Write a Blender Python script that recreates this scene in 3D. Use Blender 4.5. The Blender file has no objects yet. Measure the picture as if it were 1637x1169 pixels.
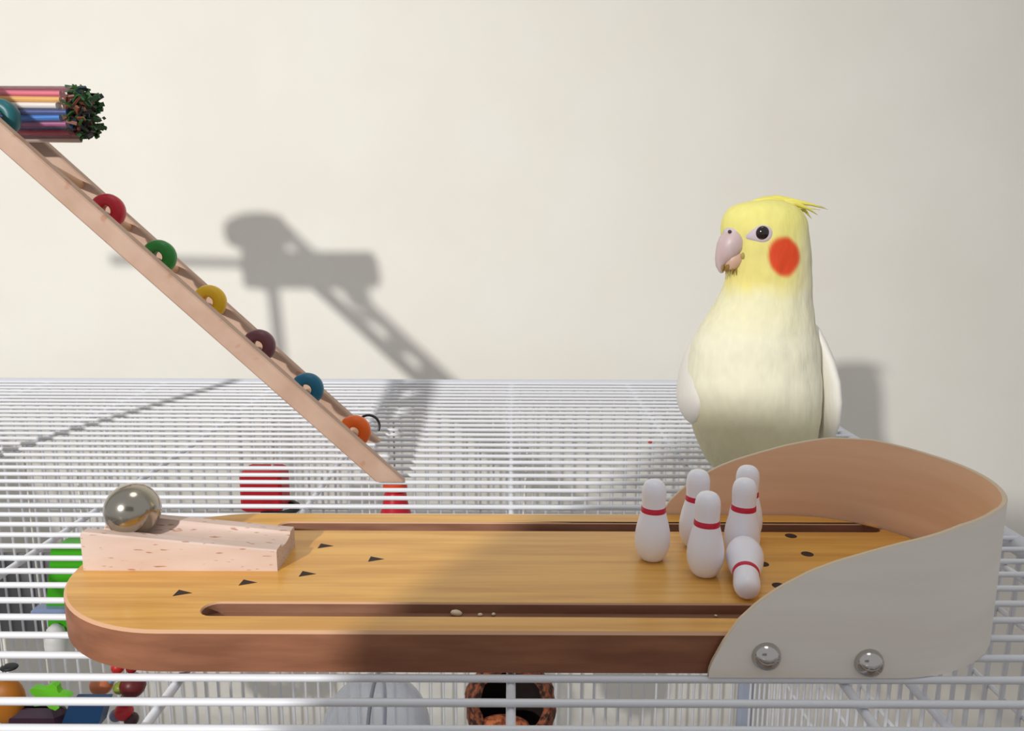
import bpy, math, random
from mathutils import Vector, Matrix
from mathutils.geometry import tessellate_polygon
from mathutils import noise as mnoise

C = bpy.context.scene
COL = C.collection
PI = math.pi
rnd = random.Random(7)
# All lengths below are centimetres in a frame whose origin is the viewpoint: x right, y away, z up.
EYE = 74.0                      # the viewpoint stands 74 cm above the floor; the cage top is 14 cm below it
ZT = -14.0                      # top of the cage wires
def W(p): return Vector((p[0]*.01, p[1]*.01, (p[2]+EYE)*.01))

# ---------------------------------------------------------------- camera, world, lights, exposure
F_PX, W_PX, H_PX = 1230.0, 1637.0, 1169.0
PITCH = math.atan((584.5-365)/F_PX); ROLL = math.radians(0.2)
cam = bpy.data.cameras.new('camera'); cam.sensor_width = 36; cam.lens = F_PX/W_PX*36
cam.clip_start = .005; cam.clip_end = 30
co = bpy.data.objects.new('camera', cam); COL.objects.link(co)
co.matrix_world = Matrix.Translation(W((0, 0, 0))) @ (Matrix.Rotation(PI/2-PITCH, 4, 'X') @ Matrix.Rotation(ROLL, 4, 'Z'))
C.camera = co

w = bpy.data.worlds.new('room_light'); C.world = w; w.use_nodes = True
bg = w.node_tree.nodes['Background']; bg.inputs[0].default_value = (.98, .99, 1.0, 1); bg.inputs[1].default_value = .47

def lamp(name, kind, p, power, color, **k):
    l = bpy.data.lights.new(name, kind); l.energy = power; l.color = color
    for a, b in k.items(): setattr(l, a, b)
    o = bpy.data.objects.new(name, l); COL.objects.link(o); o.location = W(p); return o
LAMP = (-87.6, -130.7, 69.2)
tl = lamp('table_lamp', 'SPOT', LAMP, 137, (1, .975, .93), shadow_soft_size=.036, spot_size=math.radians(61), spot_blend=1.0)
tl.rotation_euler = (W((-32, 78, -32))-W(LAMP)).to_track_quat('-Z', 'Y').to_euler()
ar = lamp('ceiling_lamp', 'AREA', (10, 25, 170), 3, (1, .97, .93), shape='DISK', size=.7)

vs = C.view_settings
vs.view_transform = 'Standard'; vs.look = 'None'; vs.exposure = 0.0; vs.gamma = 1.0; vs.use_curve_mapping = False

def at(u, v, y):
    """point at depth y (cm) seen at pixel u, v"""
    a = (u-818.5)/F_PX; b = -(v-584.5)/F_PX
    a, b = a*math.cos(ROLL)+b*math.sin(ROLL), a*math.sin(ROLL)+b*math.cos(ROLL)
    d = (a, math.cos(PITCH)+b*math.sin(PITCH), -math.sin(PITCH)+b*math.cos(PITCH))
    return Vector((d[0]/d[1]*y, y, d[2]/d[1]*y))

# ---------------------------------------------------------------- materials
def lin(c):
    c = c/255.0
    return c/12.92 if c <= .04045 else ((c+.055)/1.055)**2.4
def rgb(c): return (lin(c[0]), lin(c[1]), lin(c[2]), 1)
def mk(name, c, rough=.5, metal=0, grain=None, c2=None, lo=.35, hi=.65, bump=0, coat=0, trans=0, sss=0, attr=None, ior=1.5, specks=None, detail=4):
    m = bpy.data.materials.new(name); m.use_nodes = True
    nt = m.node_tree; b = nt.nodes['Principled BSDF']
    b.inputs['Base Color'].default_value = rgb(c); b.inputs['Roughness'].default_value = rough
    b.inputs['Metallic'].default_value = metal; b.inputs['IOR'].default_value = ior
    b.inputs['Coat Weight'].default_value = coat; b.inputs['Coat Roughness'].default_value = .12
    b.inputs['Transmission Weight'].default_value = trans
    if sss:
        b.inputs['Subsurface Weight'].default_value = sss; b.inputs['Subsurface Scale'].default_value = .006
        b.inputs['Subsurface Radius'].default_value = (1, .8, .5)
    src = None
    if attr:
        a = nt.nodes.new('ShaderNodeAttribute'); a.attribute_name = attr; src = a.outputs['Color']
        nt.links.new(src, b.inputs['Base Color'])
    if grain:
        tc = nt.nodes.new('ShaderNodeTexCoord'); mp = nt.nodes.new('ShaderNodeMapping'); mp.inputs['Scale'].default_value = grain
        nz = nt.nodes.new('ShaderNodeTexNoise'); nz.inputs['Scale'].default_value = 1; nz.inputs['Detail'].default_value = detail
        nt.links.new(tc.outputs['Object'], mp.inputs['Vector']); nt.links.new(mp.outputs['Vector'], nz.inputs['Vector'])
        if c2 is not None:
            r = nt.nodes.new('ShaderNodeValToRGB')
            r.color_ramp.elements[0].position = lo; r.color_ramp.elements[0].color = rgb(c2)
            r.color_ramp.elements[1].position = hi; r.color_ramp.elements[1].color = rgb(c)
            nt.links.new(nz.outputs['Fac'], r.inputs['Fac']); src = r.outputs['Color']
            if specks:                                   # short dark flecks of beech wood
                mp2 = nt.nodes.new('ShaderNodeMapping'); mp2.inputs['Scale'].default_value = specks[0]
                n2 = nt.nodes.new('ShaderNodeTexNoise'); n2.inputs['Scale'].default_value = 1; n2.inputs['Detail'].default_value = 1
                r2 = nt.nodes.new('ShaderNodeValToRGB')
                r2.color_ramp.elements[0].position = specks[1]; r2.color_ramp.elements[1].position = specks[1]+.07
                mx = nt.nodes.new('ShaderNodeMix'); mx.data_type = 'RGBA'
                nt.links.new(tc.outputs['Object'], mp2.inputs['Vector']); nt.links.new(mp2.outputs['Vector'], n2.inputs['Vector'])
                nt.links.new(n2.outputs['Fac'], r2.inputs['Fac']); nt.links.new(r2.outputs['Color'], mx.inputs['Factor'])
                nt.links.new(src, mx.inputs['A']); mx.inputs['B'].default_value = rgb(specks[2]); src = mx.outputs['Result']
            nt.links.new(src, b.inputs['Base Color'])
        if bump:
            bp = nt.nodes.new('ShaderNodeBump'); bp.inputs['Strength'].default_value = bump; bp.inputs['Distance'].default_value = .001
            nt.links.new(nz.outputs['Fac'], bp.inputs['Height']); nt.links.new(bp.outputs['Normal'], b.inputs['Normal'])
    return m

M = {}
M['wall'] = mk('wall_paint', (240, 237, 229), .85, grain=(9, 9, 9), c2=(237, 233, 224), bump=.12)
M['floor'] = mk('floor_laminate', (150, 128, 105), .5, grain=(3, 40, 1), c2=(120, 98, 78))
M['wire'] = mk('white_wire_enamel', (226, 228, 234), .32)
M['rail'] = mk('grey_white_enamel', (205, 208, 218), .4)
M['post'] = mk('grey_blue_enamel', (170, 178, 196), .45)
M['tray'] = mk('grey_tray_plastic', (120, 124, 132), .5)
M['varnish'] = mk('varnished_wood', (226, 172, 84), .3, grain=(14, 260, 30), c2=(206, 148, 64), lo=.36, hi=.62, coat=.08)
M['edge'] = mk('board_edge_wood', (150, 98, 70), .6, grain=(30, 90, 200), c2=(126, 78, 52))
M['chamfer'] = mk('raw_board_edge', (205, 160, 125), .6)
M['groove'] = mk('groove_wood', (150, 108, 84), .65, grain=(30, 200, 200), c2=(132, 90, 68))
M['burnt'] = mk('burnt_mark', (44, 28, 20), .7)
M['beech'] = mk('beech_block', (216, 194, 182), .6, grain=(40, 160, 160), c2=(206, 180, 166), lo=.3, hi=.7, specks=((190, 700, 900), .66, (176, 126, 104)))
M['guard_out'] = mk('pale_birch_face', (240, 233, 224), .55, grain=(10, 10, 90), c2=(234, 226, 216))
M['guard_in'] = mk('tan_bounce_face', (246, 210, 178), .5, grain=(10, 10, 120), c2=(236, 196, 162))  # tan inner face, with the board's reddish bounce put into the colour
M['guard_edge'] = mk('ply_edge', (214, 196, 170), .6)
M['steel'] = mk('polished_steel', (176, 170, 158), .17, 1)
M['rivet'] = mk('nickel_rivet', (196, 192, 188), .14, 1)
M['pin'] = mk('white_lacquer', (246, 246, 255), .35, coat=.15)
M['pin_red'] = mk('crimson_stripe', (205, 25, 62), .4)
M['ladder'] = mk('ladder_wood', (196, 165, 145), .65, grain=(60, 200, 60), c2=(182, 148, 126), lo=.3, hi=.7, specks=((120, 120, 120), .68, (180, 136, 108)))
M['rung'] = mk('rung_wood', (206, 162, 126), .65)
M['cord_brown'] = mk('jute_cord', (150, 120, 84), .8)
M['seed'] = mk('seed_husk', (226, 208, 178), .6)
M['speck'] = mk('red_seed', (190, 50, 50), .6)
def flat(c, rough=.45, **k): return mk('paint_%02x%02x%02x' % c, c, rough, **k)

# ---------------------------------------------------------------- geometry helpers
class G:
    """a bag of vertices and faces, centimetres"""
    def __init__(s): s.v = []; s.f = []; s.m = []
    def add(s, vs, fs, mi=0):
        n = len(s.v); s.v += [Vector(p) for p in vs]; s.f += [tuple(i+n for i in f) for f in fs]; s.m += [mi]*len(fs); return s
    def box(s, c, d, mi=0, R=None, ch=0.0):
        hx, hy, hz = d[0]/2, d[1]/2, d[2]/2
        if ch <= 0:
            P = [Vector((x*hx, y*hy, z*hz)) for z in (-1, 1) for y in (-1, 1) for x in (-1, 1)]
            Fs = [(0, 2, 3, 1), (4, 5, 7, 6), (0, 1, 5, 4), (2, 6, 7, 3), (0, 4, 6, 2), (1, 3, 7, 5)]
        else:
            P = []; Fs = []
            def octo(ix, iy, z): return [Vector((x, y, z)) for x, y in ((hx-ix, -hy+iy+ch), (hx-ix, hy-iy-ch), (hx-ix-ch, hy-iy), (-hx+ix+ch, hy-iy), (-hx+ix, hy-iy-ch), (-hx+ix, -hy+iy+ch), (-hx+ix+ch, -hy+iy), (hx-ix-ch, -hy+iy))]
            for ix, z in ((ch, -hz), (0, -hz+ch), (0, hz-ch), (ch, hz)): P += octo(ix, ix, z)
            for k in range(3):
                for i in range(8): j = (i+1) % 8; Fs.append((k*8+i, k*8+j, k*8+8+j, k*8+8+i))
            Fs.append(tuple(range(7, -1, -1))); Fs.append(tuple(range(24, 32)))
        if R is not None: P = [R @ p for p in P]
        return s.add([p+Vector(c) for p in P], Fs, mi)
    def rings(s, R, mi=0, cap0=True, cap1=True, closed=True):
        n = len(R[0]); P = [p for r in R for p in r]; Fs = []
        for k in range(len(R)-1):
            for i in range(n if closed else n-1):
                j = (i+1) % n; Fs.append((k*n+i, k*n+j, (k+1)*n+j, (k+1)*n+i))
        if cap0: Fs.append(tuple(range(n-1, -1, -1)))
        if cap1: Fs.append(tuple((len(R)-1)*n+i for i in range(n)))
        return s.add(P, Fs, mi)
    def tube(s, path, rad, n=8, mi=0, flat=1.0, up=None):
        path = [Vector(p) for p in path]
        if not hasattr(rad, '__len__'): rad = [rad]*len(path)
        R = []; u = None
        for k, p in enumerate(path):
            t = (path[min(k+1, len(path)-1)]-path[max(k-1, 0)]).normalized()
            if u is None:
                u = Vector(up) if up else (Vector((0, 0, 1)) if abs(t.z) < .9 else Vector((1, 0, 0)))
            u = (u-t*u.dot(t)).normalized(); q = t.cross(u)
            R.append([p+q*math.cos(a)*rad[k]+u*math.sin(a)*rad[k]*flat for a in [2*PI*i/n for i in range(n)]])
        return s.rings(R, mi)
    def lathe(s, prof, n=24, o=(0, 0, 0), mi=0, R=None, cap0=True, cap1=True):
        """prof: (radius, height) going up, about z"""
        rs = []
        for r, z in prof:
            ring = [Vector((r*math.cos(2*PI*i/n), r*math.sin(2*PI*i/n), z)) for i in range(n)]
            if R is not None: ring = [R @ p for p in ring]
            rs.append([p+Vector(o) for p in ring])
        return s.rings(rs, mi, cap0, cap1)
    def ball(s, c, r, n=24, k=14, mi=0, R=None):
        if not hasattr(r, '__len__'): r = (r, r, r)
        rs = []
        for i in range(k+1):
            t = -PI/2+PI*i/k; cc = max(math.cos(t), .002)
            ring = [Vector((r[0]*cc*math.cos(2*PI*j/n), r[1]*cc*math.sin(2*PI*j/n), r[2]*math.sin(t))) for j in range(n)]
            if R is not None: ring = [R @ p for p in ring]
            rs.append([p+Vector(c) for p in ring])
        return s.rings(rs, mi)
    def torus(s, c, R1, r, axis='z', n=28, k=10, mi=0, Rm=None):
        rs = []
        for i in range(n):
            a = 2*PI*i/n; ring = []
            for j in range(k):
                b = 2*PI*j/k; q = R1+r*math.cos(b); p = Vector((q*math.cos(a), q*math.sin(a), r*math.sin(b)))
                if axis == 'x': p = Vector((p.z, p.x, p.y))
                if axis == 'y': p = Vector((p.x, p.z, p.y))
                if Rm is not None: p = Rm @ p
                ring.append(p+Vector(c))
            rs.append(ring)
        rs.append(rs[0]); return s.rings(rs, mi, False, False)
    def prism(s, poly, z0, z1, mi=0):
        n = len(poly)
        return s.rings([[(x, y, z0) for x, y in poly], [(x, y, z1) for x, y in poly]], mi)

ORG = {}
def tag(o, label=None, cat=None, group=None, kind=None):
    if label: o['label'] = label
    if cat: o['category'] = cat
    if group: o['group'] = group
    if kind: o['kind'] = kind
    return o
def thing(name, p, label, cat, group=None):
    o = bpy.data.objects.new(name, None); COL.objects.link(o); o.empty_display_size = .01
    o.location = W(p); ORG[o.name] = Vector(p); return tag(o, label, cat, group)
def obj(name, g, mats, parent=None, smooth=None, origin=None, local=False):
    """link bag g as ONE mesh object; points are in the frame above (or local to the parent)"""
    if local: org = Vector((0, 0, 0))
    elif parent is not None: org = ORG[parent.name]
    else: org = Vector(origin) if origin is not None else g.v[0].copy()
    me = bpy.data.meshes.new(name)
    me.from_pydata([((p-org)*.01)[:] for p in g.v], [], g.f)
    if not isinstance(mats, (list, tuple)): mats = [mats]
    for m in mats: me.materials.append(m)
    me.polygons.foreach_set('material_index', g.m)
    me.validate(); me.update()
    if smooth is None: me.shade_flat()
    elif smooth >= 180: me.shade_smooth()
    else: me.set_sharp_from_angle(angle=math.radians(smooth))
    o = bpy.data.objects.new(name, me); COL.objects.link(o)
    if parent is not None: o.parent = parent
    else: o.location = W(org)
    ORG[o.name] = org
    return o
def recalc(o):
    import bmesh
    b = bmesh.new(); b.from_mesh(o.data); bmesh.ops.recalc_face_normals(b, faces=b.faces); b.to_mesh(o.data); b.free(); return o
def clone(o, parent, shift):
    c = o.copy(); COL.objects.link(c); c.parent = parent
    c.location = Vector(o.location)+Vector(shift)*.01; return c

# ---------------------------------------------------------------- setting
WALL_Y = 77.9
tag(obj('wall_back', G().box((0, WALL_Y+5, 55), (520, 10, 258)), M['wall'], origin=(0, WALL_Y, 55)), kind='structure')
tag(obj('floor', G().box((0, -40, -79), (520, 256, 10)), M['floor'], origin=(0, 0, -74)), kind='structure')

# ---------------------------------------------------------------- bird cage
X0, X1, Y0, Y1, ZB = -56.0, 23.6, 9.5, 70.4, -70.0
PITCHW = 1.275; WR = .125
cage = thing('bird_cage', (-16, 40, -74), 'large white wire bird cage whose barred flat top carries the bowling toy', 'cage')
zw = ZT-WR
rim = G()
rr = .46
for a, b in (((X0, Y0, ZT-rr), (X1, Y0, ZT-rr)), ((X0, Y1, ZT-rr+.1), (X1, Y1, ZT-rr+.1)), ((X0, Y0, ZT-rr), (X0, Y1, ZT-rr)), ((X1, Y0, ZT-rr), (X1, Y1, ZT-rr))):
    rim.tube([a, b], rr, 12)
top = obj('top_frame', rim, M['rail'], cage, 60)
ys = []
y = 19.82-7*PITCHW
while y < Y1-.8: ys.append(y); y += PITCHW
wire = obj('wire', G().tube([(X0, ys[0], zw), (X1, ys[0], zw)], WR, 8), M['wire'], top, 60)
for y in ys[1:]: clone(wire, top, (0, y-ys[0], 0))
bar = None
for k in range(-5, 3):
    if bar is None: bar = obj('crossbar', G().tube([(-53.5, Y0, zw-.27), (-53.5, Y1, zw-.27)], .15, 8), M['wire'], top, 60)
    else: clone(bar, top, (10.7*(k+5), 0, 0))
posts = []
for x, y in ((X0, Y0), (X1, Y0), (X0, Y1), (X1, Y1)):
    g = G().box((x, y, (ZT-.5+ZB)/2), (1.5, 1.1, ZT-.5-ZB), ch=.3)
    posts.append(obj('corner_post', g, M['post'], cage))
obj('base_tray', G().box(((X0+X1)/2, (Y0+Y1)/2, -72), (X1-X0+3, Y1-Y0+3, 4), ch=.8), M['tray'], cage)
def panel(name, a, b, n):
    """an upright barred panel from a to b with n vertical wires"""
    a = Vector(a); b = Vector(b); fr = G()
    fr.tube([(a.x, a.y, -26.4), (b.x, b.y, -26.4)], .3, 10)
    p = obj(name, fr, M['rail'], cage, 60); first = None
    obj('lower_rail', G().tube([(a.x, a.y, ZB+1), (b.x, b.y, ZB+1)], .3, 10), M['rail'], p, 60)
    for k in range(n):
        q = a.lerp(b, (k+.5)/n)
        if first is None:
            first = obj('wire', G().tube([(q.x, q.y, ZB), (q.x, q.y, ZT-.5)], WR, 6), M['wire'], p, 70); q0 = q
        else: clone(first, p, q-q0)
    return p
panel('back_panel', (X0+.8, Y1, 0), (X1-.8, Y1, 0), 62)
panel('right_panel', (X1, Y0+.8, 0), (X1, Y1-.8, 0), 47)
panel('left_panel', (X0, Y0+.8, 0), (X0, Y1-.8, 0), 47)
rp = [o for o in cage.children if o.name.startswith('right_panel')][0]
hb = None
for z in (-18.2, -22.3, -30.5, -34.6, -38.7):
    if hb is None: hb = obj('crossbar', G().tube([(X1+.2, Y0, z), (X1+.2, Y1, z)], .13, 6), M['wire'], rp, 70); z0 = z
    else: clone(hb, rp, (0, 0, z-z0))

# flat grey sheet just behind the rear bars, at the left
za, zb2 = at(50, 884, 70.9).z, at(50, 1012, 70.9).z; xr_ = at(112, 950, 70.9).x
tag(obj('grey_sheet', G().box(((-55+xr_)/2, 70.9, (za+zb2)/2), (xr_+55, .5, za-zb2), ch=.1), mk('flat_grey', (122, 124, 127), .6), cage), 'grey flat sheet behind the rear bars')

# ---------------------------------------------------------------- bowling toy
ZB0, ZB1 = ZT, -12.6
CL, CR, CY, RAD = -11.2, 12.15, 27.65, 5.15
lane = thing('bowling_toy', (0, CY, ZT), 'long round-ended wooden tabletop bowling lane lying on the cage wires', 'toy')
def capsule(xl, xr, cy, r, n=20):
    P = [(xr+r*math.sin(PI*i/n), cy-r*math.cos(PI*i/n)) for i in range(n+1)]
    return P+[(xl-r*math.sin(PI*i/n), cy+r*math.cos(PI*i/n)) for i in range(n+1)]
def rim_strip(g, A, B, za, zb, mi):
    g.rings([[(x, y, za) for x, y in A], [(x, y, zb) for x, y in B]], mi, False, False)
g = G()
ch = .09
out0 = capsule(CL, CR, CY, RAD, 40); out1 = capsule(CL, CR, CY, RAD-ch, 40)
grv = [(-9.9, 15.0, 23.97, .5), (-9.55, 15.3, 31.26, .5)]
holes = [capsule(a, b, c, r, 10) for a, b, c, r in grv]
holes_in = [capsule(a, b, c, r-.04, 10) for a, b, c, r in grv]
loops = [out1]+holes
tri = tessellate_polygon([[Vector((x, y, 0)) for x, y in L] for L in loops])
flatv = [p for L in loops for p in L]
g.add([(x, y, ZB1) for x, y in flatv], [tuple(t) for t in tri], 0)
rim_strip(g, out0, out1, ZB1-ch, ZB1, 2)
rim_strip(g, out0, out0, ZB0, ZB1-ch, 1)
g.add([(x, y, ZB0) for x, y in reversed(out0)], [tuple(range(len(out0)))], 1)
for H, HI in zip(holes, holes_in):
    rim_strip(g, H, HI, ZB1, ZB1-.06, 2); rim_strip(g, HI, HI, ZB1-.06, ZB1-.38, 3)
    g.add([(x, y, ZB1-.38) for x, y in HI], [tuple(range(len(HI)))], 3)
board = recalc(obj('board', g, [M['varnish'], M['edge'], M['chamfer'], M['groove']], lane, 30))
for (x, y) in ((-11.45, 25.08), (-9.45, 25.9), (-7.5, 26.62), (-7.44, 29.16), (-5.2, 27.93)):
    obj('arrow_mark', G().prism([(x-.29, y-.24), (x+.3, y+.0), (x-.27, y+.24)], ZB1-.05, ZB1+.006), M['burnt'], lane)
spot = None
for x, ysp in ((11.66, (30.36, 28.54, 26.7, 24.9)), (9.6, (29.45, 27.61, 25.8)), (7.3, (28.6, 26.7)), (5.42, (27.95,))):
    for y in ysp:
        if spot is None: spot = obj('pin_spot', G().lathe([(.24, ZB1-.05), (.24, ZB1+.006)], 16, (x, y, 0)), M['burnt'], lane); s0 = (x, y)
        else: clone(spot, lane, (x-s0[0], y-s0[1], 0))
# bent wooden backstop round the right-hand end
prof = [(0, -13.9), (.02, -13.68), (.1, -13.42), (.41, -12.76), (.86, -12.01), (1.42, -11.42), (2.07, -10.92), (3.01, -10.38), (3.76, -10.07), (4.89, -9.71), (5.82, -9.44), (7.7, -9.0), (9.5, -8.85), (12, -8.95), (16, -8.98)]
def ztop(e):
    for (a, za), (b, zb) in zip(prof, prof[1:]):
        if e <= b: return za+(zb-za)*max(0, (e-a))/(b-a)
    return prof[-1][1]
XS, RO, TH = 6.25, RAD+.27, .16
LS = CR-XS; LA = PI*RO; LT = 2*LS+LA
def gpath(s, off):
    r = RO-off
    if s < LS: return (XS+s, CY-r)
    if s < LS+LA:
        a = (s-LS)/RO; return (CR+r*math.sin(a), CY-r*math.cos(a))
    return (CR-(s-LS-LA), CY+r)
g = G(); NS = 130
ss = [LT*.5*(1-math.cos(PI*(.5-.5*math.cos(PI*i/NS)))) if False else LT*i/NS for i in range(NS+1)]
ss = sorted(set([0, .02, .06, .1, .2, .3, .41, .6, .86, 1.1, LT, LT-.02, LT-.06, LT-.1, LT-.2, LT-.3, LT-.41, LT-.6, LT-.86, LT-1.1]+ss))
R = []
for s in ss:
    z1 = ztop(min(s, LT-s)); a = gpath(s, 0); b = gpath(s, TH); zb = ZT+.02; ed = .03
    R.append([(a[0], a[1], zb), (a[0], a[1], zb+.5*(z1-zb)), (a[0], a[1], z1-ed), (a[0]*.8+b[0]*.2, a[1]*.8+b[1]*.2, z1), (a[0]*.2+b[0]*.8, a[1]*.2+b[1]*.8, z1), (b[0], b[1], z1-ed), (b[0], b[1], zb+.5*(z1-zb)), (b[0], b[1], zb)])
n = len(R[0])
for k in range(len(R)-1):
    for i in range(n):
        j = (i+1) % n; mi = 0 if i < 2 else (2 if i < 5 or i == 7 else 1)
        g.add([R[k][i], R[k+1][i], R[k+1][j], R[k][j]], [(0, 1, 2, 3)], mi)
import bmesh
guard = obj('backstop', g, [M['guard_out'], M['guard_in'], M['guard_edge']], lane)
b = bmesh.new(); b.from_mesh(guard.data); bmesh.ops.remove_doubles(b, verts=b.verts, dist=1e-6); bmesh.ops.recalc_face_normals(b, faces=b.faces); b.to_mesh(guard.data); b.free()
guard.data.set_sharp_from_angle(angle=math.radians(50))
guard.data.set_sharp_from_angle(angle=math.radians(22))
tag(guard, 'bent pale wood strip closing the pin end')
rv = None
Rx = Matrix.Rotation(PI/2, 3, 'X')
for x, z in ((8.03, -13.22), (11.27, -13.43)):
    if rv is None:
        rv = obj('rivet', G().lathe([(.46, -.05), (.46, .04), (.43, .14), (.36, .26), (.25, .35), (.12, .4), (.005, .415)], 28, (x, CY-RO, z), R=Rx), M['rivet'], guard, 60); tag(rv, 'shiny domed metal rivet'); r0 = (x, z)
    else: clone(rv, guard, (x-r0[0], 0, z-r0[1]))

# launching ramp with a ball groove
ramp = thing('launching_ramp', (-12.3, 28, ZB1), 'pinkish beech wedge with a ball groove on the round left end of the lane', 'ramp')
g = G(); xa, xb, ya, yb = -15.86, -8.7, 26.84, 29.2
def section(x):
    t = (x-xa)/(xb-xa); zt = ZB1+1.5+(.82-1.5)*t; dp = .56*(1-t)+.2*t; hw = .78*(1-t)+.62*t; ym = (ya+yb)/2
    P = [(x, ya, ZB1), (x, yb, ZB1), (x, yb, zt-.06), (x, yb-.06, zt)]
    for i in range(13):
        a = PI*i/12; P.append((x, ym+hw*math.cos(a), zt-dp*math.sin(a)**.8))
    return P+[(x, ya+.06, zt), (x, ya, zt-.06)]
Rr = [section(xa+(xb-xa)*t) for t in [i/10 for i in range(11)]]
def shrink(ring, x, k):
    zc = ZB1+.6; yc = (ya+yb)/2
    return [(x, yc+(p[1]-yc)*k, p[2] if p[2] <= ZB1+.001 else p[2]-.06) for p in ring]
Rr = [shrink(Rr[0], xa-.09, .96)]+Rr
g.rings(Rr)
recalc(obj('wedge', g, M['beech'], ramp, 35))
tag(obj('steel_ball', G().ball((-14.5, 28.02, ZB1+1.94), 1.02, 48, 28), M['steel'], smooth=180, origin=(-14.5, 28.02, ZB1+1.94)),
    'shiny steel ball resting at the high end of the wooden wedge', 'ball')

# pins
PH = 3.2; PRAD = .68
pprof = [(.001, 0), (.5, 0), (.6, .01), (.7, .035), (.82, .08), (.93, .14), (.985, .2), (1, .26), (.985, .32), (.94, .39), (.87, .46), (.785, .53), (.71, .59), (.665, .64), (.655, .69), (.665, .75), (.68, .81), (.675, .86), (.64, .905), (.57, .945), (.46, .975), (.3, .993), (.001, 1)]
PINS = [((5.44, 28.05), 0, 'white wooden pin with red neck band standing nearest the launching ramp'),
        ((7.15, 26.7), 1.0, 'white pin with red band standing upright at the front of the cluster'),
        ((7.42, 29.3), 2.0, 'white pin half hidden behind the front pin, second from left'),
        ((8.95, 28.25), 3.0, 'standing white pin directly behind the toppled pin, neck band facing us'),
        ((9.55, 29.85), 4.0, 'rearmost white pin, head showing above the pin before it')]
proto = None
for (x, y), a, lab in PINS+[((8.82, 27.55), None, 'toppled white pin lying with its head toward us')]:
    p = (x, y, ZB1+.003)
    t = thing('bowling_pin', p, lab, 'pin', 'mini bowling pins')
    if proto is None:
        proto = t
        pb = obj('pin_body', G().lathe([(r*PRAD, h*PH) for r, h in pprof], 32), M['pin'], t, 50, local=True)
        ps = obj('neck_stripe', G().lathe([(.695*PRAD, .605*PH), (.70*PRAD, .615*PH), (.685*PRAD, .662*PH), (.66*PRAD, .672*PH)], 32, cap0=False, cap1=False), M['pin_red'], t, 60, local=True)
        tag(ps, 'crimson band round the neck')
    else:
        for o in (pb, ps): clone(o, t, (0, 0, 0))
    if a is None:
        d = Vector((-.24, -.965, -.115)).normalized()
        t.rotation_mode = 'QUATERNION'; t.rotation_quaternion = Vector((0, 0, 1)).rotation_difference(d)
        t.location = W((x, y, ZB1+.77))
    else: t.rotation_euler = (0, 0, a)

# bits of seed
for i, (x, y, z, r, lab) in enumerate(((-1.86, 24.24, ZB1-.27, .17, 'largest pale seed husk in the front groove of the lane'), (-1.05, 24.22, ZB1-.32, .09, 'small pale crumb in the lane groove, between two others'), (-.6, 24.26, ZB1-.32, .085, 'small pale crumb in the lane groove, farthest from the ramp'), (6.95, 24.25, ZB1-.34, .06, 'tiny crumb in the front groove near the backstop'))):
    g = G().ball((x, y, z), (r*1.3, r*.8, r*.62), 10, 6, R=Matrix.Rotation(.5*i+.4, 3, 'Z') @ Matrix.Rotation(.3, 3, 'Y'))
    tag(obj('seed_husk', g, M['seed'], smooth=180, origin=(x, y, z)), lab, 'seed')
p = at(1040, 711, 49.3); p.z = ZT+.07
tag(obj('seed_husk', G().ball(p, (.16, .1, .08), 10, 6), M['speck'], smooth=180, origin=p), 'tiny reddish seed lying on the cage wires left of the bird', 'seed')

# ---------------------------------------------------------------- ladder
def along(s, y): return Vector((-26.59+.727*s, y, 4.71-.687*s))
D_, N_ = Vector((.727, 0, -.687)), Vector((.687, 0, .727))
ladder = thing('bird_ladder', (-7, 42.8, ZT), 'sloping wooden ladder with coloured disc beads on its rungs, foot on the cage top', 'ladder')
def rail(yc, s0, s1):
    hh, ht = .54, .36; P = []
    ring = [(-hh, -ht+.08), (-hh+.08, -ht), (hh-.08, -ht), (hh, -ht+.08), (hh, ht-.08), (hh-.08, ht), (-hh+.08, ht), (-hh, ht-.08)]
    A = [along(s0, yc)+N_*n+Vector((0, q, 0)) for n, q in ring]
    # the lower end is cut level with the cage top
    B = []
    for n, q in ring:
        p = along(s1, yc)+N_*n+Vector((0, q, 0)); k = (p.z-(ZT+.02))/.687; B.append(p+D_*k)
    return G().rings([A, B])
OFF = N_*-1.85+Vector((0, 8.0, 0)); MID = OFF*.5
recalc(obj('rail', rail(41.5, -9.5, 26.9), M['ladder'], ladder))
far = rail(49.5, -9.5, 25.4)
far.v = [p+Vector((OFF.x, 0, OFF.z)) for p in far.v]
for i in range(len(far.v)//2, len(far.v)):
    k = (far.v[i].z-(ZT+.02))/.687; far.v[i] = far.v[i]+D_*k
recalc(obj('rail', far, M['ladder'], ladder))
BEADS = [(-1.3, 43.1, (18, 96, 104), 'teal bead'), (1.2, 0, None, None), (5.0, 0, (196, 28, 48), 'red bead'), (8.82, 0, (34, 130, 48), 'green bead'), (12.64, 0, (232, 184, 16), 'yellow bead'), (16.46, 0, (112, 62, 72), 'plum brown bead'), (20.28, 0, (6, 106, 140), 'blue bead'), (24.1, 0, (243, 104, 16), 'orange bead')]
rung0 = None; RXb = Matrix.Rotation(PI/2, 3, 'X')
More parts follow.
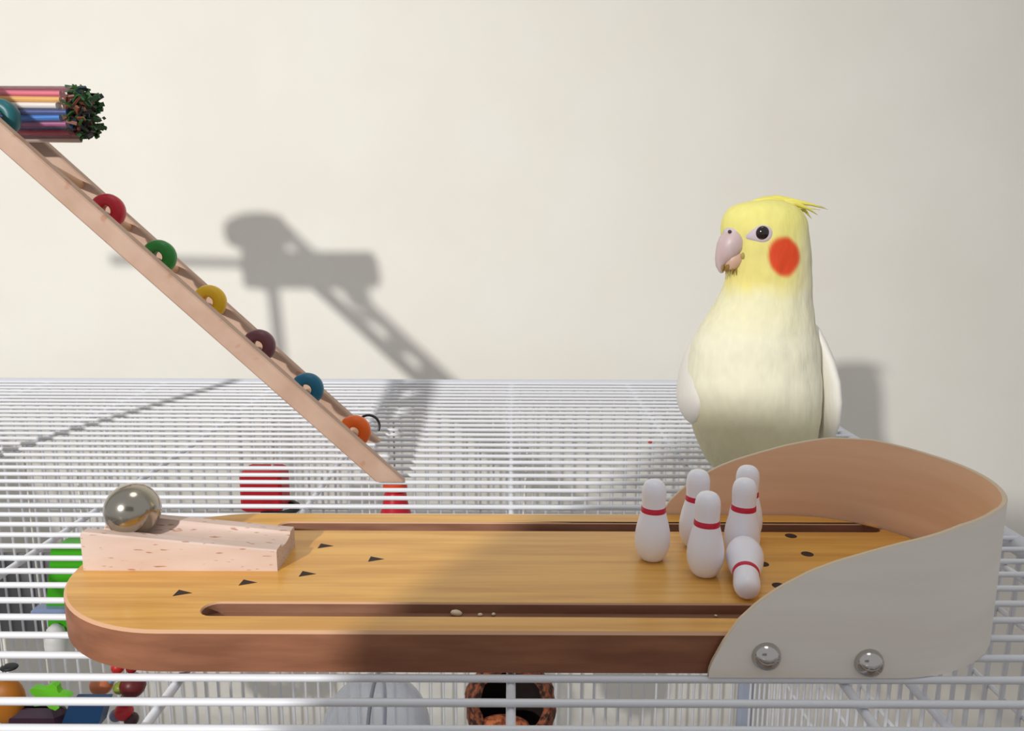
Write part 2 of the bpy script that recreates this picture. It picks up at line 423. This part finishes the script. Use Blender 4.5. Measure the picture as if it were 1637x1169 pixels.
for s, yb_, c, lab in BEADS:
    q = along(s, 41.5)+MID
    if yb_: obj('rung', G().tube([along(s, 41.5), along(s, 43.9)], .24, 12), M['rung'], ladder, 60); q = along(s, yb_)
    elif rung0 is None: rung0 = obj('rung', G().tube([q-MID, q+MID], .24, 12), M['rung'], ladder, 60); q0 = q.copy()
    else: clone(rung0, ladder, q-q0)
    if c:
        pr = [(.34, -.38), (.46, -.47), (.76, -.44), (.94, -.27), (1.0, 0), (.94, .27), (.76, .44), (.46, .47), (.34, .38), (.32, 0), (.34, -.38)]
        g = G().lathe(pr, 32, q+(N_*.1 if yb_ else N_*.30)-D_*.12, R=RXb, cap0=False, cap1=False)
        tag(recalc(obj('bead', g, flat(c, .4), ladder, 60)), lab)
# metal hook at the foot
g = G()
hk = [Vector((-9.7, 50.5, ZT+.8))+Vector((.75*math.cos(a), .2*math.sin(a), .7*math.sin(a))) for a in [PI*(-.15+1.25*i/14) for i in range(15)]]
tag(obj('hook', G().tube(hk, .09, 8), mk('dark_steel', (70, 72, 76), .3, 1), ladder, 60), 'dark metal hook')

# ---------------------------------------------------------------- perch stand (carries the ladder top, beyond the left of the view)
stand = thing('perch_stand', (-33.9, 43.9, ZT), 'wooden perch stand whose post carries the bundle of coloured sticks', 'stand')
obj('post', G().tube([(-33.4, 43.9, ZT+.9), (-34.6, 44.0, 8.2)], .5, 14), M['rung'], stand, 60)
obj('foot_plate', G().box((-34.0, 43.9, ZT+.55), (3.0, 2.6, 1.0), ch=.2), M['rung'], stand)
obj('perch', G().tube([(-48, 44.0, 8.5), (-33.6, 44.0, 8.2)], .38, 14), M['rung'], stand, 60)

# ---------------------------------------------------------------- bundle of coloured sticks in a clear sleeve
BY, BZ, BR = 47.2, 6.6, 1.49; BX = .12
bun = thing('stick_bundle', (-28, BY, BZ-BR), 'clear tube packed with coloured paper sticks lying across the ladder top', 'bird toy')
sleeve = mk('clear_film', (250, 252, 252), .06, ior=1.25, trans=1)
nt = sleeve.node_tree; pb_ = nt.nodes['Principled BSDF']; out = nt.nodes['Material Output']
trn = nt.nodes.new('ShaderNodeBsdfTransparent'); gl = nt.nodes.new('ShaderNodeBsdfGlossy'); gl.inputs['Roughness'].default_value = .12
fr = nt.nodes.new('ShaderNodeFresnel'); fr.inputs['IOR'].default_value = 1.2; mx = nt.nodes.new('ShaderNodeMixShader')
df = nt.nodes.new('ShaderNodeBsdfDiffuse'); df.inputs[0].default_value = (.9, .92, .92, 1); mx0 = nt.nodes.new('ShaderNodeMixShader'); mx0.inputs[0].default_value = .05
nt.links.new(trn.outputs[0], mx0.inputs[1]); nt.links.new(df.outputs[0], mx0.inputs[2])
nt.links.new(fr.outputs[0], mx.inputs[0]); nt.links.new(mx0.outputs[0], mx.inputs[1]); nt.links.new(gl.outputs[0], mx.inputs[2]); nt.links.new(mx.outputs[0], out.inputs[0])
TI = Matrix.Rotation(.012, 3, 'Y')
RX = Matrix.Rotation(PI/2, 3, 'Y')
g = G().lathe([(BR, -6.2), (BR, 4.0)], 40, (-29.6+BX, BY, BZ), R=RX, cap0=False, cap1=False)
obj('clear_sleeve', g, sleeve, bun, 60)
rows = [((228, 190, 178), (214, 96, 124), (236, 214, 200)), ((214, 96, 124), (222, 168, 84), (226, 120, 140)), ((238, 196, 176), (232, 226, 220), (222, 168, 84)), ((24, 40, 96), (34, 60, 130), (20, 24, 48)), ((150, 200, 214), (40, 120, 206), (60, 30, 50)), ((40, 130, 214), (170, 90, 140), (200, 26, 72)), ((30, 110, 180), (200, 26, 72), (64, 176, 224)), ((28, 80, 120), (196, 170, 160), (36, 30, 40))]
cm = {}
sr = .185
for i in range(8):
    z = BZ+.86*(BR)-.33-i*.355
    if i == 7: z += .02
    for j in range(7):
        hw = math.sqrt(max(0, (BR-.22)**2-(z-BZ)**2))
        nn = max(1, int(2*hw/.40)+1)
        if j >= nn: break
        y = BY-hw+(2*hw)*(j/max(1, nn-1)) if nn > 1 else BY
        c = rows[i][(j+i) % 3] if j else rows[i][1]
        if c not in cm: cm[c] = mk('stick_%02x%02x%02x' % c, c, .28, coat=.3)
        e0 = -36+BX+rnd.uniform(-.2, .2); e1 = -25.9+BX+rnd.uniform(-.35, .3); dz = rnd.uniform(-.06, .06); dy = rnd.uniform(0, .05)
        obj('stick', G().tube([(e0, y+dy, z+dz+.05), ((e0+e1)/2, y+dy, z+rnd.uniform(-.05, .05)), (e1, y+dy, z-dz)], sr, 8), cm[c], bun, 60)
g = G()
for i in range(230):
    a = rnd.uniform(0, 2*PI); r = BR*math.sqrt(rnd.uniform(0, 1))*.98; x = -25.75+BX+rnd.uniform(-.1, .9)
    cz = BZ+r*math.sin(a); cyy = BY+r*math.cos(a)
    g.box((x, cyy, cz), (rnd.uniform(.25, .6), rnd.uniform(.12, .3), rnd.uniform(.05, .16)), mi=0 if rnd.random() < .45 else (1 if rnd.random() < .45 else (2 if rnd.random() < .7 else 3)), R=Matrix.Rotation(rnd.uniform(-1, 1), 3, 'Z') @ Matrix.Rotation(rnd.uniform(-.9, .9), 3, 'Y') @ Matrix.Rotation(rnd.uniform(0, 6), 3, 'X'))
tag(obj('paper_shred', g, [flat((38, 84, 36)), flat((34, 30, 26)), flat((120, 66, 48)), flat((24, 44, 58))], bun), 'dark green and brown shredded paper end', kind='stuff')
g = G(); cc_ = Vector((-34.6, BY, BZ+BR+1.55)); Rn = []
for i in range(15):
    q = -PI/2+PI*i/14; ring = []
    for j in range(22):
        th = 2*PI*j/22; d = Vector((max(math.cos(q), .02)*math.cos(th), max(math.cos(q), .02)*math.sin(th), math.sin(q)))
        r = 1+.16*mnoise.noise(d*2.5+Vector((3, 1, 2)))+.12*mnoise.noise(d*7)
        ring.append(cc_+Vector((d.x*2.9*r, d.y*1.6*r, d.z*1.75*r)))
    Rn.append(ring)
obj('tie', G().torus((-34.4, BY-.05, BZ), BR+.14, .12, 'x', 40, 8), M['cord_brown'], bun, 60)
obj('crumpled_paper', G().rings(Rn), flat((176, 168, 150), .8), bun)

# ---------------------------------------------------------------- cockatiel
BD = 39.7
bird = thing('cockatiel', (13.3, 40.2, ZT), 'pale yellow cockatiel with orange cheek standing on the cage behind the backstop', 'bird')
OUT = [(322, 1196, 1250, .9), (326, 1178, 1262, 1.25), (335, 1163, 1275, 1.55), (350, 1154, 1284, 1.75), (370, 1152, 1289, 1.85), (390, 1156, 1291, 1.88), (410, 1159, 1293, 1.85), (430, 1161, 1294, 1.8), (450, 1160, 1295, 1.84), (470, 1153, 1296, 1.98), (490, 1142, 1298, 2.16), (510, 1131, 1301, 2.38), (530, 1120, 1305, 2.6), (550, 1111, 1309, 2.82), (580, 1105, 1311, 3.05), (610, 1102, 1313, 3.2), (640, 1104, 1313, 3.25), (670, 1108, 1311, 3.2), (700, 1116, 1306, 3.05), (725, 1127, 1298, 2.8), (750, 1143, 1285, 2.4), (772, 1165, 1265, 1.8), (785, 1190, 1240, 1.1)]
def spline(keys, t):
    for i in range(len(keys)-1):
        if t <= keys[i+1][0] or i == len(keys)-2:
            a, b_ = keys[i], keys[i+1]; p = keys[max(i-1, 0)]; q = keys[min(i+2, len(keys)-1)]
            h = b_[0]-a[0]; k = (t-a[0])/h; r = []
            for c in range(1, len(a)):
                m0 = (b_[c]-p[c])/max(b_[0]-p[0], 1e-6)*h; m1 = (q[c]-a[c])/max(q[0]-a[0], 1e-6)*h
                k2, k3 = k*k, k*k*k
                r.append((2*k3-3*k2+1)*a[c]+(k3-2*k2+k)*m0+(-2*k3+3*k2)*b_[c]+(k3-k2)*m1)
            return r
KEY = []
for v, l, r, dep in OUT:
    L_, R_ = at(l, v, BD), at(r, v, BD)
    z = (L_.z+R_.z)/2
    # the body leans back a little; chest stays forward
    cyb = BD+.45*min(1, max(0, (v-430)/150))
    KEY.append((-z, (L_.x+R_.x)/2, cyb, (R_.x-L_.x)/2, dep))
def bsec(z): return spline(KEY, -z)
def surf(u, v, lift=0.0):
    """point on the front of the plumage seen at pixel u, v"""
    D = BD-2
    for _ in range(12):
        P = at(u, v, D); cx, cy, a, b_ = bsec(P.z)
        k = max(0.0, 1-((P.x-cx)/a)**2); D = .5*D+.5*(cy-b_*math.sqrt(k)-lift)
    return at(u, v, D)
zt_, zb_ = -KEY[0][0], -KEY[-1][0]
NR, NA = 170, 120
R = []
from mathutils import noise
for i in range(NR+1):
    t = i/NR; z = zt_+(zb_-zt_)*t
    cx, cy, a, b_ = bsec(z); ring = []
    for j in range(NA):
        an = 2*PI*j/NA; p = Vector((cx+a*math.cos(an), cy+b_*math.sin(an), z))
        n_ = noise.noise(Vector((p.x*1.5, p.y*1.5, p.z*.8)))*.05+noise.noise(Vector((p.x*5, p.y*5, p.z*1.6)))*.022
        ring.append(Vector((cx+(a+n_)*math.cos(an), cy+(b_+n_)*math.sin(an), z)))
    R.append(ring)
c0 = at(1222, 319.5, BD); cN = at(1215, 788, BD+.5)
g = G()
R = [[Vector((c0.x+(p.x-c0.x)*.45, BD+(p.y-BD)*.45, zt_+.1)) for p in R[0]]]+R+[[Vector((cN.x+(p.x-cN.x)*.4, p.y, zb_-.12)) for p in R[-1]]]
g.rings(R)
M['plumage'] = mk('plumage', (245, 240, 205), .75, attr='plumage_colour', grain=(340, 340, 90), bump=.35, sss=.12)
M['white_feather'] = mk('white_feathers', (234, 231, 224), .7, grain=(90, 400, 60), bump=.3)
body = recalc(obj('body', g, M['plumage'], bird, 180))
me = body.data
ca = me.color_attributes.new('plumage_colour', 'FLOAT_COLOR', 'POINT')
ck = surf(1254, 410)
def mixc(a, b_, t): return tuple(a[i]+(b_[i]-a[i])*t for i in range(3))
def sm(a, b_, x):
    t = min(1, max(0, (x-a)/(b_-a))); return t*t*(3-2*t)
crown, throat, neckc, chest, belly, nape = (238, 230, 136), (240, 229, 140), (240, 236, 196), (240, 237, 212), (226, 220, 184), (232, 228, 208)
cols = []
for vv in me.vertices:
    p = Vector(vv.co)*100+ORG[body.name]
    nz = noise.noise(Vector((p.x*2.2, p.y*2.2, p.z*1.1)))
    z = p.z+nz*.25
    c = mixc(crown, throat, sm(-.3, -1.6, z))
    c = mixc(c, neckc, sm(-2.4, -3.6, z)); c = mixc(c, chest, sm(-3.6, -6, z)); c = mixc(c, belly, sm(-8, -10.5, z))
    back = sm(13.3, 15.0, p.x)*sm(.9, -.6, z)*sm(-6, -3, p.z)       # pale nape
    c = mixc(c, nape, .75*back)
    if p.y < BD+.6:
        dx, dz = p.x-ck.x, p.z-ck.z
        ex = dx*.94+dz*.34; ez = -dx*.34+dz*.94
        r = math.hypot(ex/.80, ez/.98)+nz*.10
        c = mixc((226, 74, 30), c, sm(.80, 1.12, r))
    f_ = 1+.02*noise.noise(Vector((p.x*4, p.y*4, p.z*2.2)))-.012; c = tuple(min(255, x*f_) for x in c)
    cols += [lin(c[0]), lin(c[1]), lin(c[2]), 1.0]
ca.data.foreach_set('color', cols)
# wings
def wing(edge, inner, back):
    """folded wing: rows of (pixel row, outer edge px, inner px) swept as flattened sections"""
    R = []
    for v, o_, i_, dp in edge:
        A, B = at(o_, v, BD+back), at(i_, v, BD+back); c = (A+B)/2; a = abs(A.x-B.x)/2
        R.append([Vector((c.x+a*math.cos(t), c.y+dp*math.sin(t), c.z)) for t in [2*PI*k/28 for k in range(28)]])
    return G().rings(R)
WL = [(524, 1130, 1136, .3), (532, 1119, 1140, .7), (548, 1106, 1140, 1.2), (570, 1096, 1136, 1.7), (600, 1089, 1130, 2.1), (630, 1086, 1122, 2.2), (650, 1087, 1116, 2.1), (662, 1091, 1112, 1.7), (670, 1096, 1109, 1.1), (674, 1101, 1107, .5)]
WRt = [(512, 1290, 1297, .3), (524, 1288, 1307, .8), (545, 1288, 1316, 1.3), (570, 1292, 1324, 1.8), (600, 1296, 1329, 2.2), (630, 1298, 1331, 2.3), (660, 1299, 1329, 2.2), (688, 1301, 1322, 1.8), (703, 1304, 1315, 1.2), (710, 1306, 1311, .5)]
wl = recalc(obj('wing', wing(WL, 0, 1.3), M['white_feather'], bird, 180)); tag(wl, 'white folded wing')
wr_ = recalc(obj('wing', wing(WRt, 0, 1.1), M['white_feather'], bird, 180)); tag(wr_, 'white folded wing')
for par, x0, sx in ((wl, at(1104, 640, BD+1.3), -1), (wr_, at(1316, 660, BD+1.1), 1)):
    for k in range(5):
        p = Vector((x0.x-sx*.12*k, BD+2.2+.35*k, x0.z+1.2))
        obj('flight_feather', G().tube([p, p+Vector((-sx*.1, .9, -1.2)), p+Vector((-sx*1.0, 2.6, -2.2)), p+Vector((-sx*2.2, 4.6+.3*k, -2.9))], [.25, .42, .36, .06], 8, flat=.3, up=(1, 0, 0)), M['white_feather'], par, 180)
# tail
for k in range(5):
    a = (k-2)*.09
    p0 = Vector((13.2+.2*(k-2), 42.0, -10.2)); p2 = Vector((15.4+a*4, 55.0-abs(k-2)*1.2, ZT+.35))
    obj('tail_feather', G().tube([p0, p0.lerp(p2, .5)+Vector((0, 0, .2)), p2], [.35, .5, .12], 10, flat=.22), M['white_feather'], bird, 180)
# legs and feet
skin = mk('pinkish_grey_skin', (206, 176, 170), .6)
for x in (12.4, 14.2):
    y0 = 39.6
    lg = obj('leg', G().tube([(x, 40.2, -12.6), (x, 40.0, -13.4), (x, y0, ZT+.17)], [.42, .24, .19], 10), skin, bird, 180)
    for dx, dy in ((-.35, -1.25), (.25, -1.3), (-.45, 1.1), (.4, 1.0)):
        e = Vector((x+dx, y0+dy, ZT+.1)); m_ = Vector((x+dx*.5, y0+dy*.5, ZT+.19))
        obj('toe', G().tube([(x, y0, ZT+.17), m_, e, e+Vector((dx*.1, .1*dy, -.06))], [.16, .14, .1, .02], 8), skin, lg, 180)
# crest
M['crest'] = mk('crest_yellow', (238, 228, 112), .7); M['crest_grey'] = mk('crest_grey_tip', (212, 206, 150), .7)
for k, (u0, v0, um, vm, u1, v1, r, mm, dy) in enumerate((
        (1196, 326, 1240, 318, 1282, 326, 13, 'crest', .1), (1206, 326, 1250, 319, 1300, 330, 12, 'crest', .25), (1215, 327, 1262, 321, 1322, 335, 10, 'crest', .0),
        (1225, 329, 1268, 325, 1306, 344, 10, 'crest', -.2), (1236, 330, 1270, 328, 1296, 350, 10, 'crest', .35), (1240, 333, 1268, 334, 1286, 356, 9, 'crest_grey', -.3),
        (1218, 326, 1266, 323, 1318, 332, 5, 'crest_grey', .4), (1246, 338, 1272, 342, 1290, 356, 5, 'crest_grey', .1), (1188, 328, 1226, 319, 1258, 323, 10, 'crest', -.25), (1250, 332, 1280, 333, 1310, 336, 4, 'crest', -.1))):
    pxc = .0325
    obj('crest_feather', G().tube([at(u0, v0+3, BD+dy), at((u0+um)/2, (v0+vm)/2, BD+dy), at(um, vm, BD+dy), at((um+u1)/2+3, (vm+v1)/2-1, BD+dy), at(u1, v1, BD+dy)], [r*pxc*.6, r*pxc, r*pxc*.85, r*pxc*.4, .008], 8, flat=.55), M[mm], bird, 180)
# face: eye with its pale ring, cere and beak
M['eyering'] = mk('grey_lilac_skin', (205, 192, 202), .6)
M['eye'] = mk('dark_eye', (26, 12, 14), .08, coat=.5)
M['beak'] = mk('grey_pink_beak', (206, 186, 188), .42, grain=(200, 200, 60), c2=(196, 172, 172))
M['beak_low'] = mk('tan_lower_beak', (204, 168, 146), .45)
ec = surf(1218, 372.5)
def patch(outline, c, lift):
    """a low pad lying on the plumage, outline in pixels round c"""
    n = len(outline); Rg = []
    for k in range(6):
        t = 1-k/6.0
        Rg.append([surf(c[0]+(u-c[0])*t, c[1]+(v-c[1])*t, -.05 if k == 0 else lift*math.sqrt(1-t*t)) for u, v in outline])
    return G().rings(Rg, cap0=False)
ol = []
for k in range(32):
    an = 2*PI*k/32; ca_, sa_ = math.cos(an), math.sin(an)
    rx = 17 if ca_ > 0 else 29; ry = 15*(abs(sa_)**-.35 if ca_ < -.3 and abs(sa_) > .05 else 1)*(1 if ca_ > -.2 else 1-.55*(-ca_-.2)/.8)
    ol.append((1218+rx*ca_, 373.5+ry*sa_+(6*(-ca_)**2 if ca_ < 0 else 0)))
er = obj('eye_ring', patch(ol, (1216, 373.5), .09), M['eyering'], bird, 180)
obj('eye', G().ball(ec+Vector((0, .02, 0)), (.335, .24, .345), 28, 16), M['eye'], bird, 180)
def sweep(keys, name, mat, fl, parent=None):
    return recalc(obj(name, G().tube([at(u, v, d) for u, v, d, r in keys], [r*.0325 for u, v, d, r in keys], 18, flat=1, up=(0, 1, 0)), mat, parent or bird, 180))
BK = BD-.75
cere = obj('cere', G().ball(at(1168, 373, BK+.12), (.42, .56, .31), 24, 14), M['eyering'], bird, 180)
npos = at(1165, 370.5, BK-.42)
obj('nostril', G().ball(npos, (.1, .06, .09), 12, 8), mk('nostril_dark', (70, 50, 62), .7), cere, 180)
ub = sweep([(1184, 372, BK, 10), (1176, 379, BK, 18), (1168, 389, BK, 21), (1162, 399, BK, 19), (1156, 409, BK, 14.5), (1151, 418, BK, 9.5), (1149, 426, BK, 5.5), (1150, 433, BK, 2.4), (1152, 437, BK, .6)], 'upper_beak', M['beak'], 1)
tag(ub, 'grey pink hooked upper beak')
lb = sweep([(1190, 404, BK, 9), (1180, 410, BK, 13), (1170, 417, BK, 14), (1165, 425, BK, 11), (1161, 431, BK, 6), (1158, 434, BK, 1.5)], 'lower_beak', M['beak_low'], 1)
tag(lb, 'tan lower beak')
g = G()
for k in range(9):
    u = 1155+k*2.6
    p = at(u, 424+rnd.uniform(-2, 2), BK-.25+rnd.uniform(-.1, .2)); q = at(u-1+rnd.uniform(-2, 2), 439+rnd.uniform(-4, 4), BK-.2)
    g.tube([p, p.lerp(q, .5), q], [.05, .045, .012], 6)
tag(obj('seed_shred', g, mk('ochre_husk', (150, 118, 50), .6), lb, 180), 'ochre husk bits stuck below the beak', kind='stuff')
obj('mouth_corner', G().ball(surf(1187, 409)+Vector((0, .02, 0)), (.12, .07, .17), 12, 8), mk('mouth_corner_skin', (168, 152, 84), .7), bird, 180)

# ---------------------------------------------------------------- toys hanging inside the cage
M['cord'] = mk('white_cord', (228, 226, 222), .7); M['chain'] = mk('chain_steel', (190, 192, 198), .3, 1)
def cord(p, par, r=.06, mat='cord', x=0.0, y=0.0):
    obj('cord', G().tube([p, Vector((p.x+x*.5, p.y+y*.5, (p.z+ZT)/2-.2)), Vector((p.x+x, p.y+y, ZT-.28))], r, 8), M[mat], par, 60)
# red block toy
a, b_ = at(390, 748, 62), at(460, 812, 62)
c = (a+b_)/2
t = thing('red_block_toy', (c.x, c.y, b_.z), 'square red wooden block hanging on a white cord below the cage top', 'bird toy')
obj('block', G().box(c, (b_.x-a.x, 2.6, a.z-b_.z), ch=.25), flat((190, 8, 36), .45), t)
obj('ring', G().torus((c.x+1.2, c.y, b_.z-.05), 1.4, .28), flat((28, 36, 34)), t, 180)
cord(Vector((c.x+.75, c.y, a.z)), t, .14, 'cord', 1.2, -3)
# red bell under the ladder foot
a = at(633, 782, 56)
t = thing('red_bell_toy', (a.x, a.y, a.z-3.2), 'small red bell toy hanging under the foot of the ladder', 'bird toy')
obj('bell', G().lathe([(1.35, -3.0), (1.3, -2.4), (1.0, -1.3), (.85, -.4), (.6, .1), (.2, .2)], 24, a), flat((205, 20, 44), .35), t, 50)
obj('cap', G().lathe([(.95, 0), (.9, .55), (.3, .8)], 20, a), flat((225, 70, 24), .4), t, 50)
cord(a+Vector((0, 0, .7)), t, .07, 'chain')
# clear ball
a = at(606, 1166, 50)
t = thing('clear_ball_toy', a-Vector((0, 0, 3.9)), 'clear plastic ball hanging low in the cage under the lane', 'bird toy')
gm = mk('clear_plastic', (196, 200, 210), .08, ior=1.45)
nt = gm.node_tree; pbs = nt.nodes['Principled BSDF']; out = nt.nodes['Material Output']
trn = nt.nodes.new('ShaderNodeBsdfTransparent'); trn.inputs[0].default_value = (.88, .9, .94, 1)
lw = nt.nodes.new('ShaderNodeLayerWeight'); lw.inputs['Blend'].default_value = .45
mx = nt.nodes.new('ShaderNodeMixShader'); mr = nt.nodes.new('ShaderNodeMapRange'); mr.inputs['To Min'].default_value = .22; mr.inputs['To Max'].default_value = .9
nt.links.new(lw.outputs['Facing'], mr.inputs['Value']); nt.links.new(mr.outputs['Result'], mx.inputs[0]); nt.links.new(trn.outputs[0], mx.inputs[1]); nt.links.new(pbs.outputs[0], mx.inputs[2]); nt.links.new(mx.outputs[0], out.inputs[0])
obj('half_shell', G().lathe([(3.85*math.cos(q), 3.85*math.sin(q)) for q in [PI/2*i/14*.99 for i in range(15)]], 36, a, R=Matrix.Rotation(PI/2, 3, 'Y'), cap0=False), gm, t, 180)
obj('half_shell', G().lathe([(3.85*math.cos(q), 3.85*math.sin(q)) for q in [PI/2*i/14*.99 for i in range(15)]], 36, a, R=Matrix.Rotation(-PI/2, 3, 'Y'), cap0=False), gm, t, 180)
obj('seam_ring', G().torus(a, 3.86, .13, 'x', 40, 8), flat((120, 124, 134), .2), t, 180)
obj('hub', G().tube([a+Vector((0, -3.95, .3)), a+Vector((0, -3.2, .3))], .55, 16), flat((214, 218, 226), .2), t, 60)
cord(a+Vector((0, 0, 3.9)), t, .06)
# coconut shell
a = at(820, 1124, 50)
t = thing('coconut_toy', a-Vector((0, 0, 2.9)), 'brown coconut shell with dark round openings hanging low in the cage', 'bird toy')
cb = mk('coconut_husk', (150, 84, 54), .9, grain=(220, 220, 220), c2=(46, 26, 20), lo=.42, hi=.6, bump=.9)
g = G(); Rn = []; TILT = Matrix.Rotation(-.5, 3, 'X')
n = 40
for i in range(23):
    q = -PI/2+.92+(PI-.94)*i/22
    ring = []
    for j in range(n):
        th = 2*PI*j/n; d = Vector((math.cos(q)*math.cos(th), math.cos(q)*math.sin(th), math.sin(q)))
        r = 3.2+.3*noise.noise(d*3)+.16*noise.noise(d*9); ring.append(TILT @ Vector((d.x*r, d.z*r, d.y*r))+a)
    Rn.append(ring)
inn = [[a+(p-a)*.84 for p in r] for r in Rn]
g.rings(Rn, 0, False, False); g.rings(list(reversed(inn)), 1, False, False); g.rings([inn[0], Rn[0]], 0, False, False); g.rings([Rn[-1], inn[-1]], 0, False, False)
recalc(obj('shell', g, [cb, flat((34, 22, 18), .9)], t, 180))
obj('husk_ledge', G().ball(a+Vector((-.5, -1.7, -.75)), (1.9, 1.0, .8), 18, 10), mk('coconut_flesh', (206, 118, 72), .9, grain=(260, 260, 260), c2=(120, 58, 36), lo=.38, hi=.6, bump=.9), t, 180)
cord(a+Vector((.2, 0, 2.9)), t, .07, 'cord', .9)
# bright green toy behind the round end of the lane
a = at(118, 935, 44.2)
t = thing('green_feeder_toy', a-Vector((0, 0, 4.5)), 'bright green plastic feeder hanging behind the round end of the lane', 'bird toy')
g = G(); R_ = []
for z, w0, w1 in ((3.4, -.2, 2.2), (3.1, -.7, 2.4), (1.5, -1.0, 2.4), (-1, -1.45, 2.4), (-3.2, -1.5, 2.3)):
    R_.append([a+Vector((x*.85, y*.85, z*.85)) for x, y in ((w0, -.9), (w1-.3, -1.1), (w1, -.6), (w1, .6), (w1-.3, 1.1), (w0, .9))])
recalc(obj('body', G().rings(R_), flat((62, 172, 16), .4), t, 30))
obj('collar', G().box(a+Vector((-.45, -.85, -1.3)), (3.0, 1.0, .6), ch=.15), flat((130, 146, 184), .3), t)
obj('cup', G().lathe([(.64, -1.1), (.68, -.5), (.47, .42), (.17, .68)], 20, a+Vector((-.64, -1.1, -2.72))), flat((226, 226, 224), .35), t, 50)
cord(a+Vector((1.0, 0, 2.85)), t, .06)
# chunky wooden block toy at lower left
a = at(62, 1120, 50)
t = thing('wood_block_toy', a-Vector((0, 0, 3.0)), 'chunky toy of brown, green, plum and navy blocks in the cage corner', 'bird toy')
p = at(14, 1120, 50); g = G().ball(p, (1.3, 1.0, 1.75), 20, 12); tag(obj('block', g, flat((186, 112, 22), .5), t, 180), 'orange brown rounded block')
p = at(60, 1147, 50); g = G(); g.box(p+Vector((.2, 0, -.15)), (4.0, 1.4, 1.9), ch=.4); tag(obj('block', g, flat((54, 26, 50), .5), t), 'dark plum block')
q = [at(u, v, 49.4) for u, v in ((118, 1122), (174, 1122), (164, 1160), (104, 1160))]
g = G().rings([[Vector((p.x, p.y-.3, p.z)) for p in q], [Vector((p.x, p.y+.9, p.z)) for p in q]]); tag(recalc(obj('block', g, flat((14, 62, 106), .45), t)), 'navy slanted block')
p = at(84, 1112, 49.2); g = G(); pr = []
for k in range(24):
    an = 2*PI*k/24; r = 1.05+.28*math.cos(5*an); pr.append((r*1.15*math.cos(an), r*.8*math.sin(an)))
g.rings([[p+Vector((x, -.25, y)) for x, y in pr], [p+Vector((x, .25, y)) for x, y in pr]]); tag(recalc(obj('flower', g, flat((112, 212, 40), .45), t, 40)), 'lime green flower shape')
p = at(18, 1067, 50); tag(obj('button', G().ball(p, (.62, .5, .2), 16, 8), flat((30, 34, 40)), t, 180), 'black button')
for u_, v_, b0 in ((84, 1104, 0), (14, 1094, 1)):
    q = at(u_, v_, 50); obj('cord', G().tube([q, Vector((q.x, q.y, ZT-.28))], .07, 8), M['cord'], t, 60)
# string of small beads and tassels
a = at(200, 1110, 53)
t = thing('bead_string_toy', a-Vector((0, 0, 3.5)), 'string of small red, orange and green beads hanging behind the lane', 'bird toy')
for u, v, r, c in ((192, 1067, .5, (206, 40, 40)), (214, 1068, .42, (150, 30, 36)), (166, 1094, .85, (224, 132, 92)), (180, 1088, .3, (120, 170, 220)), (196, 1100, .5, (150, 170, 60)), (216, 1096, .95, (110, 30, 34)), (206, 1118, .5, (226, 208, 186)), (202, 1138, .7, (196, 40, 50)), (190, 1144, .5, (110, 120, 150)), (214, 1150, .55, (70, 40, 46))):
    obj('bead', G().ball(at(u, v, 53), (r, r, r*.95), 14, 9), flat(c, .4), t, 180)
cord(at(206, 1066, 53), t, .07)
obj('cord', G().tube([at(206, 1066, 53), at(200, 1100, 53), at(206, 1156, 53)], .09, 8), M['cord'], t, 60)

# ---------------------------------------------------------------- unseen slab added for phone and hands, sized to shade the pin end
tb = thing('shade_slab', (-9.1, -2.6, -2.6), 'grey slab added behind the viewpoint to shade the pin end', 'shade_slab')
Rt = Matrix.Rotation(math.radians(5), 3, 'Y')
cc = Vector((-7.4, -2.6, 3.2))
obj('case', G().box(cc, (22.0, .8, 12.2), ch=.25, R=Rt), flat((150, 152, 156), .5), tb)
obj('lens_ring', G().lathe([(.5, 0), (.5, .12), (.3, .14)], 20, cc+Vector((9, .4, -3.5)), R=Matrix.Rotation(-PI/2, 3, 'X')), flat((16, 16, 18), .2), tb, 60)
